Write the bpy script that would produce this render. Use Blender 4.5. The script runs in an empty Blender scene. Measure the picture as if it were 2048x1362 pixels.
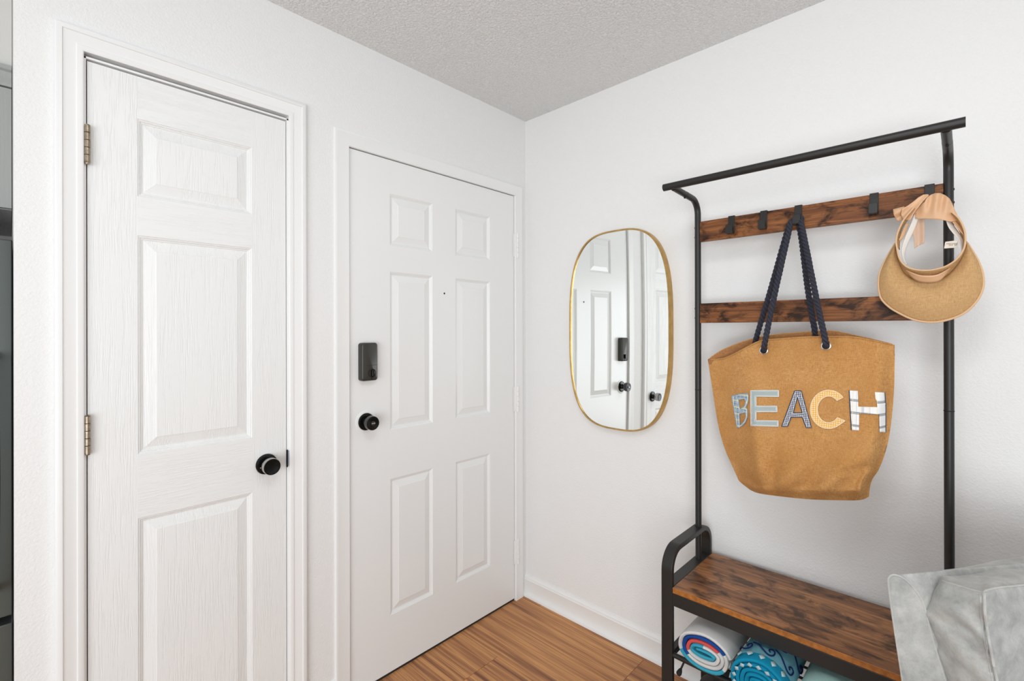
import bpy, bmesh, math, random
from mathutils import Vector, Matrix
from mathutils.bvhtree import BVHTree
from mathutils.geometry import delaunay_2d_cdt
random.seed(7)
S = bpy.context.scene
COL = S.collection
pi = math.pi

# ------------------------------------------------------------------ camera
CX, CY, CZ = 1.65423, -1.84442, 1.36082
YAW, PITCH, ROLL, FPX, SHY = 0.75987, 0.00059, -0.00191, 957.6187, 20.726
fwd = Vector((-math.sin(YAW)*math.cos(PITCH), math.cos(YAW)*math.cos(PITCH), math.sin(PITCH)))
rt0 = Vector((math.cos(YAW), math.sin(YAW), 0)); up0 = rt0.cross(fwd)
rgt = rt0*math.cos(ROLL)+up0*math.sin(ROLL); upv = -rt0*math.sin(ROLL)+up0*math.cos(ROLL)
cd = bpy.data.cameras.new('camera'); cam = bpy.data.objects.new('camera', cd); COL.objects.link(cam)
m = Matrix.Identity(4)
for i in range(3):
    m[i][0] = rgt[i]; m[i][1] = upv[i]; m[i][2] = -fwd[i]
m[0][3], m[1][3], m[2][3] = CX, CY, CZ
cam.matrix_world = m
cd.sensor_width = 36; cd.sensor_fit = 'HORIZONTAL'; cd.lens = FPX/2048*36; cd.shift_y = -SHY/2048
cd.clip_start = 0.02
S.camera = cam

# ------------------------------------------------------------------ world, lights, exposure
W = bpy.data.worlds.new('world'); S.world = W; W.use_nodes = True
W.node_tree.nodes['Background'].inputs[0].default_value = (0.945, 0.975, 1.0, 1)
W.node_tree.nodes['Background'].inputs[1].default_value = 1.0
def area(name, loc, target, size, size_y, power, col=(1, 1, 1)):
    l = bpy.data.lights.new(name, 'AREA'); l.shape = 'RECTANGLE'; l.size = size; l.size_y = size_y
    l.energy = power; l.color = col
    o = bpy.data.objects.new(name, l); COL.objects.link(o); o.location = loc
    o.rotation_euler = (Vector(target)-Vector(loc)).to_track_quat('-Z', 'Y').to_euler()
    return o
area('ceiling_light', (1.50, -1.50, 2.40), (1.30, -1.1, 0), 0.6, 0.6, 10, (0.98, 0.985, 1.0))
area('window_light', (2.7, -4.2, .95), (0.5, -0.5, .40), 2.4, 2.0, 86, (0.94, 0.975, 1.0))
area('ceiling_fill', (2.2, -2.5, 1.0), (2.0, -2.2, 2.44), 0.6, 0.6, 16, (0.94, 0.975, 1.0))  # added unseen up-facing fill, there only to brighten the ceiling
S.view_settings.view_transform = 'Standard'; S.view_settings.look = 'None'
S.view_settings.gamma = 1; S.view_settings.use_curve_mapping = False
S.view_settings.exposure = -0.16

def at(u, v, y=None, x=None, z=None):
    """a sight line met with a plane of real depth"""
    a = (u-1024)/FPX; b = (v-681+SHY)/FPX
    d = fwd+rgt*a-upv*b; c = Vector((CX, CY, CZ))
    if y is not None: t = (y-c.y)/d.y
    elif x is not None: t = (x-c.x)/d.x
    else: t = (z-c.z)/d.z
    return c+d*t

# ------------------------------------------------------------------ materials
def nt_new(name, rough=.5, col=(.8, .8, .8), metal=0, spec=None):
    mt = bpy.data.materials.new(name); mt.use_nodes = True
    n = mt.node_tree; p = n.nodes['Principled BSDF']
    p.inputs['Base Color'].default_value = (*col, 1); p.inputs['Roughness'].default_value = rough
    p.inputs['Metallic'].default_value = metal
    if spec is not None: p.inputs['Specular IOR Level'].default_value = spec
    return mt, n, p
def coords(n, kind='Object', scale=(1, 1, 1), rot=(0, 0, 0)):
    t = n.nodes.new('ShaderNodeTexCoord'); mp = n.nodes.new('ShaderNodeMapping')
    mp.inputs['Scale'].default_value = scale; mp.inputs['Rotation'].default_value = rot
    n.links.new(t.outputs[kind], mp.inputs[0]); return mp.outputs[0]
def noise(n, vec, scale, detail=3, rough=.5, dist=0):
    t = n.nodes.new('ShaderNodeTexNoise'); t.inputs['Scale'].default_value = scale
    t.inputs['Detail'].default_value = detail; t.inputs['Roughness'].default_value = rough
    t.inputs['Distortion'].default_value = dist
    n.links.new(vec, t.inputs['Vector']); return t.outputs['Fac']
def ramp(n, fac, stops):
    r = n.nodes.new('ShaderNodeValToRGB'); e = r.color_ramp.elements
    while len(e) < len(stops): e.new(.5)
    for k, (p, c) in enumerate(stops):
        e[k].position = p; e[k].color = (*c, 1) if len(c) == 3 else c
    n.links.new(fac, r.inputs[0]); return r.outputs[0]
def bump(n, p, h, strength, dist=.001, prev=None):
    b = n.nodes.new('ShaderNodeBump'); b.inputs['Strength'].default_value = strength
    b.inputs['Distance'].default_value = dist; n.links.new(h, b.inputs['Height'])
    if prev: n.links.new(prev, b.inputs['Normal'])
    n.links.new(b.outputs[0], p.inputs['Normal']); return b.outputs[0]
def mixc(n, f, a, b, mode='MIX'):
    x = n.nodes.new('ShaderNodeMix'); x.data_type = 'RGBA'; x.blend_type = mode
    for sock, val in ((x.inputs[0], f), (x.inputs[6], a), (x.inputs[7], b)):
        if isinstance(val, (int, float)): sock.default_value = val
        elif isinstance(val, tuple): sock.default_value = (*val, 1)
        else: n.links.new(val, sock)
    return x.outputs[2]
def mth(n, op, a, b=None, c=None):
    x = n.nodes.new('ShaderNodeMath'); x.operation = op
    for k, val in enumerate((a, b, c)):
        if val is None: continue
        if isinstance(val, (int, float)): x.inputs[k].default_value = val
        else: n.links.new(val, x.inputs[k])
    return x.outputs[0]

def simple(name, col, rough=.5, metal=0, bscale=None, bstr=.2, bdist=.0005, var=0, vscale=20, spec=None, stretch=(1, 1, 1)):
    mt, n, p = nt_new(name, rough, col, metal, spec)
    vec = coords(n, scale=stretch)
    if bscale: bump(n, p, noise(n, vec, bscale, 3), bstr, bdist)
    if var:
        f = noise(n, vec, vscale, 4)
        c = ramp(n, f, [(.3, tuple(x*(1-var) for x in col)), (.7, tuple(min(1, x*(1+var)) for x in col))])
        n.links.new(c, p.inputs['Base Color'])
    return mt
def wall_mat(name, col, s1, str1, d1, s2=None, rough=.6):
    mt, n, p = nt_new(name, rough, col, 0, .3); vec = coords(n)
    f = noise(n, vec, s1, 3, .55, .4)
    f = ramp(n, f, [(.38, (0, 0, 0)), (.66, (1, 1, 1))])
    b = bump(n, p, f, str1, d1)
    if s2: bump(n, p, noise(n, vec, s2, 2), .25, d1*2, b)
    return mt
M = {}
M['wall'] = wall_mat('wall_paint', (.82, .822, .815), 150, .36, .0012, 14)
M['ceiling'] = wall_mat('ceiling_texture', (.85, .86, .86), 120, .85, .004, None, .9)
M['paint'] = simple('white_gloss_paint', (.83, .837, .83), .24, bscale=60, bstr=.12, bdist=.0008, spec=.4)
M['trim'] = simple('white_trim_paint', (.84, .843, .835), .35, bscale=35, bstr=.12, bdist=.001, spec=.4)
def grain_mat(name, axis):
    mt, n, p = nt_new(name, .38, (.82, .828, .82), 0, .4)
    sc = {'z': (1, 1, .035), 'y': (1, .035, 1)}[axis]
    vec = coords(n, scale=sc)
    f = noise(n, vec, 330, 2, .5, .6)
    f2 = noise(n, coords(n, scale={'z': (1, 1, .15), 'y': (1, .15, 1)}[axis]), 26, 2, .5, 1.5)
    w = n.nodes.new('ShaderNodeMath'); w.operation = 'ADD'; n.links.new(f, w.inputs[0]); n.links.new(f2, w.inputs[1])
    f = ramp(n, w.outputs[0], [(.8, (0, 0, 0)), (1.15, (1, 1, 1))])
    bump(n, p, f, .42, .0011); return mt
M['grain_v'] = grain_mat('embossed_grain_vertical', 'z'); M['grain_h'] = grain_mat('embossed_grain_horizontal', 'y')
M['black'] = simple('black_powder_coat', (.022, .021, .020), .42, .2, bscale=900, bstr=.25, bdist=.0003)
M['black_gloss'] = simple('black_satin_metal', (.012, .012, .011), .22, .6)
M['lock'] = simple('dark_bronze_plastic', (.045, .042, .036), .38, .3, bscale=1200, bstr=.3, bdist=.0002)
M['knob_side'] = simple('faint_reflection_knob_side', (.06, .06, .058), .3, .6)  # paler than the knob's black, a trace of reflection put in the colour
M['knob_side_reflection'] = simple('painted_reflection_knob_side', (.42, .41, .39), .25, .9)  # closet knob side: its reflection is painted in as a light metal colour
M['screw'] = simple('bright_screw_metal', (.6, .6, .58), .3, 1)
M['brass'] = simple('brushed_gold_frame', (.52, .33, .12), .33, .9, bscale=400, bstr=.1, var=.15, vscale=30)
M['mirror'] = nt_new('mirror_glass', .0, (.90, .93, .92), 1)[0]
M['hinge'] = simple('aged_nickel', (.33, .27, .20), .35, .9, var=.25, vscale=120)
M['plate'] = simple('steel_blue_plate', (.30, .37, .45), .35, .3)
M['plug'] = simple('dark_gap', (.01, .01, .01), .8)
M['grey_paint'] = simple('grey_cabinet_paint', (.40, .41, .395), .5, bscale=160, bstr=.5, bdist=.0015, stretch=(1, 1, .08))
M['fridge'] = simple('dark_slate_metal', (.12, .135, .125), .38, .5, bscale=500, bstr=.1)
M['shade_wall'] = simple('shaded_kitchen_wall', (.70, .69, .66), .7, bscale=120, bstr=.15)  # wall colour greyed, with the kitchen's shade put into it
M['steel_rim'] = simple('nickel_grommet', (.78, .77, .74), .22, 1)
M['white_lining'] = simple('white_lining', (.78, .74, .69), .9, bscale=900, bstr=.3)
M['gasket'] = simple('threshold_rubber', (.02, .018, .015), .7)

def wood_mat(name, light, mid, dark, ax='x', scale=1.0, blotch=.5, rough=.42, off=0.0, spec=.4, long=1.0, wob=1.2):
    mt, n, p = nt_new(name, rough, mid, 0, spec)
    vec0 = coords(n, 'Object')
    oi = n.nodes.new('ShaderNodeObjectInfo')
    ad = n.nodes.new('ShaderNodeVectorMath'); ad.operation = 'ADD'; n.links.new(vec0, ad.inputs[0])
    cmb = n.nodes.new('ShaderNodeCombineXYZ')
    rr = mth(n, 'MULTIPLY', oi.outputs['Random'], 37.0)
    n.links.new(rr, cmb.inputs[0]); n.links.new(rr, cmb.inputs[2]); cmb.inputs[1].default_value = off
    n.links.new(cmb.outputs[0], ad.inputs[1])
    def vm(sc):
        mp = n.nodes.new('ShaderNodeMapping'); mp.inputs['Scale'].default_value = sc
        n.links.new(ad.outputs[0], mp.inputs[0]); return mp.outputs[0]
    k = scale
    broad = noise(n, vm((k*long, k*13, k*13)), 1.6, 3, .55, wob)
    fine = noise(n, vm((k*2.2*long, k*90, k*90)), 2.0, 3, .6, .4*wob)
    blot = noise(n, vm((k*5, k*9, k*9)), 2.1, 4, .65, .6)
    c = ramp(n, broad, [(.30, dark), (.46, mid), (.60, light), (.75, mid)])
    c = mixc(n, ramp(n, fine, [(.36, (0, 0, 0)), (.56, (.9, .9, .9))]), mixc(n, .60, c, dark), c)
    if blotch: c = mixc(n, ramp(n, blot, [(.47, (0, 0, 0)), (.62, (blotch,)*3)]), c, tuple(x*.28 for x in dark))
    n.links.new(c, p.inputs['Base Color'])
    bump(n, p, fine, .15, .0006)
    return mt
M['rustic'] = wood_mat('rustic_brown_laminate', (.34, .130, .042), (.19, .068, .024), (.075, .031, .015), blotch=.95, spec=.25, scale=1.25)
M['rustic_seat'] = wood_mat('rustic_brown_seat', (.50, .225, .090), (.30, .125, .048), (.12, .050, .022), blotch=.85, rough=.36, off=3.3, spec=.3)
M['rustic_edge'] = simple('orange_board_edge', (.36, .125, .022), .5, var=.35, vscale=60)
M['floor'] = wood_mat('laminate_planks', (.72, .360, .140), (.50, .225, .092), (.205, .083, .044), blotch=0, rough=.40, scale=1.9, spec=.25, long=.42, wob=.35)
M['subfloor'] = simple('dark_plank_joint', (.05, .025, .014), .8)

def weave_mat(name, c1, c2, c3, scale, bstr=.6, rough=.9, vs=9):
    mt, n, p = nt_new(name, rough, c1, 0, .15)
    vec = coords(n)
    f1 = noise(n, coords(n, scale=(1, .3, 12)), scale*.12, 2)
    f2 = noise(n, coords(n, scale=(12, .3, 1)), scale*.12, 2)
    g = mth(n, 'MAXIMUM', f1, f2)
    big = noise(n, vec, vs, 4, .6)
    c = mixc(n, ramp(n, big, [(.35, (0, 0, 0)), (.65, (1, 1, 1))]), c1, c2)
    c = mixc(n, ramp(n, g, [(.40, (1, 1, 1)), (.66, (0, 0, 0))]), c, c3)
    n.links.new(c, p.inputs['Base Color'])
    sep = n.nodes.new('ShaderNodeSeparateXYZ'); n.links.new(vec, sep.inputs[0])
    k = 2*pi*scale*.55
    sx = mth(n, 'SINE', mth(n, 'MULTIPLY', sep.outputs[0], k)); sz = mth(n, 'SINE', mth(n, 'MULTIPLY', sep.outputs[2], k))
    w = mth(n, 'MULTIPLY', sx, sz)
    b = bump(n, p, w, bstr*.6, .0008); bump(n, p, g, bstr, .0012, b)
    return mt
M['jute'] = weave_mat('woven_jute', (.60, .300, .098), (.70, .390, .150), (.42, .195, .062), 900)
M['jute_in'] = weave_mat('jute_inside', (.48, .235, .095), (.42, .20, .08), (.30, .13, .05), 620)
M['straw'] = weave_mat('woven_straw', (.60, .375, .175), (.66, .43, .21), (.47, .27, .115), 700, .5, .8)
M['binding'] = simple('tan_binding', (.70, .46, .27), .8, bscale=900, bstr=.3)
M['satin'] = simple('peach_satin_ribbon', (.68, .41, .23), .45, bscale=90, bstr=.2, bdist=.001, var=.08, vscale=30)
M['rope'] = simple('navy_cotton_rope', (.026, .027, .042), .85, bscale=700, bstr=.6, bdist=.0008)
mt, n, p = nt_new('sheer_ribbon', .6, (.74, .50, .34)); p.inputs['Alpha'].default_value = .62; M['sheer'] = mt
def fabric(name, c, d, sc=500):
    mt, n, p = nt_new(name, .95, c, 0, .1); vec = coords(n)
    f = noise(n, vec, 22, 5, .7); g = noise(n, coords(n, scale=(1, .35, 1), rot=(0, .6, .4)), sc, 2)
    cc = mixc(n, ramp(n, f, [(.35, (0, 0, 0)), (.65, (1, 1, 1))]), d, c)
    cc = mixc(n, mth(n, 'MULTIPLY', g, .35), cc, tuple(x*.55 for x in c))
    n.links.new(cc, p.inputs['Base Color']); p.inputs['Sheen Weight'].default_value = .3
    bump(n, p, g, .5, .0008); return mt
M['sofa'] = fabric('heather_grey_velvet', (.52, .52, .495), (.31, .315, .305))
M['sofa_pipe'] = fabric('grey_piping', (.56, .55, .52), (.42, .42, .40))
def terry(name, c, sc=1100):
    mt, n, p = nt_new(name, .95, c, 0, .1); vec = coords(n); f = noise(n, vec, sc, 2, .7)
    cc = mixc(n, f, tuple(x*.72 for x in c), tuple(min(1, x*1.2) for x in c)); n.links.new(cc, p.inputs['Base Color'])
    bump(n, p, f, .8, .002); return mt
M['t_white'] = terry('terry_white', (.78, .77, .75)); M['t_blue'] = terry('terry_royal_blue', (.018, .08, .33))
M['t_red'] = terry('terry_coral', (.80, .11, .10)); M['t_teal'] = terry('terry_turquoise', (.06, .42, .58))
M['t_aqua'] = terry('terry_pale_aqua', (.20, .50, .60)); M['t_cyan'] = terry('terry_bright_cyan', (.01, .30, .50))
M['t_mint'] = terry('terry_mint', (.42, .66, .62)); M['t_navy'] = terry('terry_navy', (.012, .03, .13))
M['t_pink'] = terry('terry_salmon', (.62, .30, .22)); M['t_pale'] = terry('terry_pale_blue', (.55, .75, .80))

def plaid(name, base, stripes):
    """stripes: (axis 0/2, period, start fraction, width fraction, colour, strength)"""
    mt, n, p = nt_new(name, .85, base, 0, .15); vec = coords(n)
    sep = n.nodes.new('ShaderNodeSeparateXYZ'); n.links.new(vec, sep.inputs[0])
    c = base
    for ax, per, st, wd, colr, k in stripes:
        fr = mth(n, 'FRACT', mth(n, 'SUBTRACT', mth(n, 'DIVIDE', sep.outputs[ax], per), st))
        msk = mth(n, 'MULTIPLY', mth(n, 'LESS_THAN', fr, wd), k)
        c = mixc(n, msk, c, colr)
    n.links.new(c, p.inputs['Base Color']); bump(n, p, noise(n, vec, 900, 2), .4, .0006); return mt
M['f_B'] = plaid('blue_yellow_plaid', (.36, .46, .55), [(0, .011, .0, .35, (.12, .24, .42), .6), (2, .013, .1, .30, (.12, .24, .42), .6), (0, .013, .5, .15, (.80, .74, .40), .7), (2, .021, .6, .2, (.80, .74, .40), .7)])
M['f_E'] = plaid('pale_grey_blue_cloth', (.40, .47, .46), [(0, .0018, 0, .4, (.33, .40, .41), .6)])
M['f_A'] = plaid('navy_gingham', (.80, .80, .80), [(0, .0052, 0, .55, (.015, .03, .10), .72), (2, .0052, 0, .55, (.015, .03, .10), .72)])
M['f_C'] = plaid('yellow_gingham', (.88, .80, .62), [(0, .0056, 0, .55, (.80, .38, .01), .7), (2, .0056, 0, .55, (.80, .38, .01), .7)])
M['f_H'] = plaid('white_plaid', (.86, .86, .86), [(2, .034, .52, .20, (.05, .08, .13), .65), (0, .05, .12, .12, (.30, .33, .42), .45), (0, .018, .5, .1, (.85, .72, .35), .5), (2, .018, .2, .1, (.85, .76, .5), .4), (0, .03, .8, .06, (.3, .3, .4), .35)])
M['stitch'] = simple('pale_stitching', (.80, .82, .82), .8, bscale=900, bstr=.6)
M['stitch_b'] = simple('blue_satin_stitch', (.30, .42, .50), .7, bscale=900, bstr=.6)
M['stitch_n'] = simple('navy_satin_stitch', (.02, .04, .09), .7)
M['stitch_y'] = simple('cream_stitch', (.90, .74, .46), .7)
M['thread'] = simple('peach_thread', (.75, .48, .30), .7)
M['tag'] = simple('cream_care_tag', (.80, .72, .62), .8)
M['ink'] = simple('grey_print', (.10, .09, .09), .8)

# ------------------------------------------------------------------ mesh helpers
class MB:
    def __init__(s): s.v = []; s.f = []; s.m = []; s.s = []
    def add(s, vs, fs, mi=0, sm=False):
        b = len(s.v); s.v += [tuple(x) for x in vs]
        for f in fs: s.f.append([b+i for i in f]); s.m.append(mi); s.s.append(sm)
        return s
    def box(s, x0, x1, y0, y1, z0, z1, mi=0):
        v = [(x, y, z) for x in (x0, x1) for y in (y0, y1) for z in (z0, z1)]
        return s.add(v, [(0, 1, 3, 2), (4, 6, 7, 5), (0, 4, 5, 1), (2, 3, 7, 6), (0, 2, 6, 4), (1, 5, 7, 3)], mi)
    def rings(s, rs, mi=0, sm=True, close=True, cap0=True, cap1=True):
        n = len(rs[0]); v = [p for r in rs for p in r]; f = []
        for i in range(len(rs)-1):
            for j in range(n if close else n-1):
                k = (j+1) % n; f.append((i*n+j, i*n+k, (i+1)*n+k, (i+1)*n+j))
        s.add(v, f, mi, sm)
        if close and cap0: s.add(rs[0], [tuple(range(n))[::-1]], mi)
        if close and cap1: s.add(rs[-1], [tuple(range(n))], mi)
        return s
    def tube(s, path, r, seg=12, mi=0, cap=True, closed=False, sy=1.0):
        P = [Vector(p) for p in path]; n = len(P); rs = []; prev = None
        for i, p in enumerate(P):
            if closed: t = P[(i+1) % n]-P[i-1]
            else: t = (P[min(i+1, n-1)]-P[max(i-1, 0)])
            t.normalize()
            if prev is None:
                a = Vector((0, 0, 1)) if abs(t.z) < .9 else Vector((1, 0, 0))
                u = t.cross(a).normalized()
            else:
                u = prev-t*prev.dot(t); u.normalize()
            prev = u; w = t.cross(u)
            rr = r[i] if isinstance(r, (list, tuple)) else r
            rs.append([p+u*math.cos(2*pi*k/seg)*rr+w*math.sin(2*pi*k/seg)*rr*sy for k in range(seg)])
        if closed:
            rs.append(rs[0]); return s.rings(rs, mi, True, True, False, False)
        return s.rings(rs, mi, True, True, cap, cap)
    def prism(s, poly, axis, a, b, mi=0, sm=False):
        """2-D polygon extruded along axis from a to b; poly in the two other axes in order"""
        def P(q, t):
            return {'x': (t, q[0], q[1]), 'y': (q[0], t, q[1]), 'z': (q[0], q[1], t)}[axis]
        return s.rings([[P(q, a) for q in poly], [P(q, b) for q in poly]], mi, sm)
    def lathe(s, c, axis, prof, seg=32, mi=0, sm=True):
        """prof: (distance along axis, radius)"""
        c = Vector(c); ax = Vector(axis).normalized(); a = Vector((0, 0, 1)) if abs(ax.z) < .9 else Vector((1, 0, 0))
        u = ax.cross(a).normalized(); w = ax.cross(u)
        rs = [[c+ax*d+(u*math.cos(2*pi*k/seg)+w*math.sin(2*pi*k/seg))*max(r, 1e-5) for k in range(seg)] for d, r in prof]
        return s.rings(rs, mi, sm)
    def build(s, name, mats, parent=None, bevel=0, bseg=2, subsurf=0, solid=0, recalc=True):
        org = Vector((0, 0, 0))
        q = parent
        while q is not None:
            org += q.location; q = q.parent
        me = bpy.data.meshes.new(name)
        me.from_pydata([(x-org.x, y-org.y, z-org.z) for x, y, z in s.v], [], s.f)
        for mm in (mats if isinstance(mats, (list, tuple)) else [mats]): me.materials.append(M[mm] if isinstance(mm, str) else mm)
        me.polygons.foreach_set('material_index', s.m); me.polygons.foreach_set('use_smooth', s.s)
        if recalc:
            bm = bmesh.new(); bm.from_mesh(me); bmesh.ops.remove_doubles(bm, verts=bm.verts, dist=1e-6)
            bmesh.ops.recalc_face_normals(bm, faces=bm.faces); bm.to_mesh(me); bm.free()
            me.set_sharp_from_angle(angle=math.radians(42))
        o = bpy.data.objects.new(name, me); COL.objects.link(o)
        if parent: o.parent = parent
        if solid:
            md = o.modifiers.new('solid', 'SOLIDIFY'); md.thickness = solid; md.offset = 0
        if bevel:
            md = o.modifiers.new('bevel', 'BEVEL'); md.width = bevel; md.segments = bseg; md.limit_method = 'ANGLE'; md.angle_limit = .6
            for f in me.polygons: f.use_smooth = True
            wn = o.modifiers.new('wn', 'WEIGHTED_NORMAL'); wn.keep_sharp = True
        if subsurf:
            md = o.modifiers.new('sub', 'SUBSURF'); md.levels = subsurf; md.render_levels = subsurf
        return o
def empty(name, loc, label=None, cat=None, group=None, kind=None):
    o = bpy.data.objects.new(name, None); COL.objects.link(o); o.location = loc; o.empty_display_size = .05
    return tag(o, label, cat, group, kind)
def tag(o, label=None, cat=None, group=None, kind=None):
    if label: o['label'] = label
    if cat: o['category'] = cat
    if group: o['group'] = group
    if kind: o['kind'] = kind
    return o
def catmull(P, n=10, closed=False):
    P = [Vector(p) for p in P]; out = []; N = len(P)
    rng = range(N) if closed else range(N-1)
    for i in rng:
        if closed: a, b, c, d = P[i-1], P[i], P[(i+1) % N], P[(i+2) % N]
        else: a, b, c, d = P[max(i-1, 0)], P[i], P[i+1], P[min(i+2, N-1)]
        for k in range(n):
            t = k/n
            out.append(.5*((2*b)+(c-a)*t+(2*a-5*b+4*c-d)*t*t+(3*b-a-3*c+d)*t**3))
    if not closed: out.append(P[-1])
    return out
def lerp(a, b, t): return a+(b-a)*t
def sst(x): x = max(0, min(1, x)); return x*x*(3-2*x)
def arc(c, r, a0, a1, n):
    return [(c[0]+r*math.cos(a0+(a1-a0)*k/n), c[1]+r*math.sin(a0+(a1-a0)*k/n)) for k in range(n+1)]

# ------------------------------------------------------------------ setting: floor, walls, ceiling
H = 2.44
fl = MB().box(-1.2, 5, -5, .12, -.06, -.009).build('floor', 'subfloor'); tag(fl, kind='structure')
ys = [.0, -.04, -.24, -.44, -.64, -.84, -1.04, -1.24, -1.44, -1.64, -1.84, -2.04, -2.24, -2.44, -2.64]
starts = {0: .12, 1: .684, 2: 1.14, 3: .232, 4: .80, 5: .45, 6: 1.0}
for i in range(len(ys)-1):
    yb, ya = ys[i+1], ys[i]
    s0 = starts.get(i, random.random()*1.2); xs = [-.13]
    x = s0
    while x < 3.2: xs.append(x); x += 1.22
    xs.append(3.2)
    for a, b in zip(xs[:-1], xs[1:]):
        g = .0006
        o = MB().box(a+g, b-g, yb+g, ya-g, -.010, 0).build('plank', 'floor', fl, bevel=.0008, bseg=1)
E_, C_ = (-.9774, -.0861), (-1.7028, -1.2023)     # door openings in the left wall
# left wall, built round both door openings
b = MB()
def wl(y0, y1, z0, z1): b.box(-.12, 0, y0, y1, z0, z1)
wl(-1.835, -1.7102, 0, H); wl(-1.7102, -1.195, 2.082, H); wl(-1.195, -.984, 0, H); wl(-.984, -.079, 2.045, H); wl(-.079, .12, 0, H)
tag(b.build('wall_left', 'wall'), kind='structure')
tag(MB().box(0, 5, 0, .12, 0, H).build('wall_right', 'wall'), kind='structure')
tag(MB().box(-1.2, 5, -5, .12, H, H+.08).build('ceiling', 'ceiling'), kind='structure')
tag(MB().box(-.17, -.125, -1.83, -.0, 0, H).build('light_block_behind_doors', 'plug'), kind='structure')  # unseen black panel added to keep world light out of the door gaps
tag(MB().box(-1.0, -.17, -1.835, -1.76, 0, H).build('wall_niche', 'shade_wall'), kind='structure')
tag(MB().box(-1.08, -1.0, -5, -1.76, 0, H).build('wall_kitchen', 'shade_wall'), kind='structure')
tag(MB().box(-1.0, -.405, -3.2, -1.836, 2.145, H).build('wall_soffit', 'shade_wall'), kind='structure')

# ------------------------------------------------------------------ baseboards
def baseprof():
    return [(0, 0), (-.027, 0), (-.0265, .010), (-.023, .016), (-.016, .021), (-.012, .023), (-.012, .078), (-.0135, .082), (-.010, .088), (-.0105, .092), (-.006, .098), (-.004, .104), (0, .105)]
b = MB(); pr = baseprof()
b.rings([[(x, q[0], q[1]) for q in pr] for x in (0.0, 5.0)], 0, False)
tag(b.build('baseboard_right', 'trim'), kind='structure')
b = MB(); b.rings([[(-q[0], y, q[1]) for q in pr] for y in (-1.134, -1.034)], 0, False)
tag(b.build('baseboard_left', 'trim'), kind='structure')

# ------------------------------------------------------------------ casings
def casing(name, y0, y1, z, prof):
    """y0,y1,z: inner edges; prof (offset outwards, height off wall)"""
    b = MB(); rs = []
    for (yy, zz, sy, sz) in ((y0, 0.0, -1, 0), (y0, z, -1, 1), (y1, z, 1, 1), (y1, 0.0, 1, 0)):
        rs.append([(h, yy+sy*o, zz+sz*o) for o, h in prof])
    b.rings(rs, 0, False)
    return tag(b.build(name, 'trim'), kind='structure')
casing('trim_1', -1.7095, -1.195, 2.082, [(0, 0), (0, .008), (.003, .0105), (.0130, .0105), (.0145, .0085), (.018, .0085), (.026, .0105), (.036, .0125), (.0400, .0135), (.0415, .0165), (.051, .0175), (.055, .015), (.056, 0)])
casing('trim_2', -.979, -.0845, 2.040, [(0, 0), (0, .007), (.0015, .009), (.046, .009), (.050, .010), (.054, .008), (.0555, 0)])

# ------------------------------------------------------------------ doors
PROF = [(0, 0), (.0025, -.0022), (.0045, -.0024), (.0075, -.0058), (.0095, -.0060), (.0115, -.0082), (.0145, -.0084), (.040, -.0020), (.0425, -.0008)]
def panel(parent, y0, y1, z0, z1, X, mat, k=1.0):
    b = MB(); rs = []
    for o, d in PROF:
        o *= k; rs.append([(X+d, y0+o, z0+o), (X+d, y1-o, z0+o), (X+d, y1-o, z1-o), (X+d, y0+o, z1-o)])
    b.rings(rs, 0, False, True, False, True)
    return b.build('panel', mat, parent, recalc=False)
def door(name, y0, y1, z0, z1, X, cols, rows, matv, math_, matp, k, lab):
    d = empty(name, (X, y0, z0)); tag(d, lab, None, None, 'structure')
    T = .036
    MB().box(X-T, X-.012, y0, y1, z0, z1).build('core', matv, d)
    ys_ = [y0]+[c for col in cols for c in col]+[y1]
    for i in range(0, len(ys_), 2):
        a, c = ys_[i], ys_[i+1]
        if i in (0, len(ys_)-2):
            MB().box(X-.013, X, a, c, z0, z1).build('stile', matv, d)
        else:
            zz = [z0]+[r for rr in rows for r in rr]+[z1]
            for r0, r1 in rows: MB().box(X-.013, X, a, c, r0, r1).build('mullion', matv, d)
    ly, ry = cols[0][0], cols[-1][1]
    zz = [z0]+[r for rr in rows for r in rr]+[z1]
    for i in range(0, len(zz), 2): MB().box(X-.013, X, ly, ry, zz[i], zz[i+1]).build('rail', math_, d)
    for c0, c1 in cols:
        for r0, r1 in rows: panel(d, c0, c1, r0, r1, X, matp, k)
    return d
XD = -.003
d1 = door('door_1', C_[0]+.0005, C_[1], .012, 2.0635, XD, [(-1.5983, -1.3073)], [(.22, .8445), (1.0203, 1.6256), (1.7335, 1.9475)],
          'grain_v', 'grain_h', 'grain_v', 1.0, 'narrow white three-panel closet door with embossed grain')
d2 = door('door_2', -.9765, -.0872, .010, 2.0375, XD, [(-.8019, -.5942), (-.4659, -.2551)], [(.233, .7727), (.9674, 1.5944), (1.6995, 1.9045)],
          'paint', 'paint', 'paint', .93, 'wide white six-panel entry door beside the corner')
# jambs and stops (part of each frame)
def jamb(name, y0, y1, z, t, X0):
    b = MB()
    b.box(-.12, X0, y0-t-.0022, y0-.0022, 0, z+t+.003); b.box(-.12, X0, y1+.0022, y1+t+.0022, 0, z+t+.003); b.box(-.12, X0, y0-t-.0022, y1+t+.0022, z+.0035, z+t+.0035)
    b.box(-.060, XD-.038, y0-.002, y0+.014, 0, z); b.box(-.060, XD-.038, y1-.014, y1+.002, 0, z); b.box(-.060, XD-.038, y0, y1, z-.014, z+.003)
    return tag(b.build(name, 'trim'), kind='structure')
jamb('trim_3', C_[0], C_[1], 2.0645, .0053, .0015); jamb('trim_4', -.9772, -.0865, 2.0385, .0045, .0005)
MB().box(-.11, -.0045, -.977, -.0865, .0, .008).build('threshold', 'gasket', d2)

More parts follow.
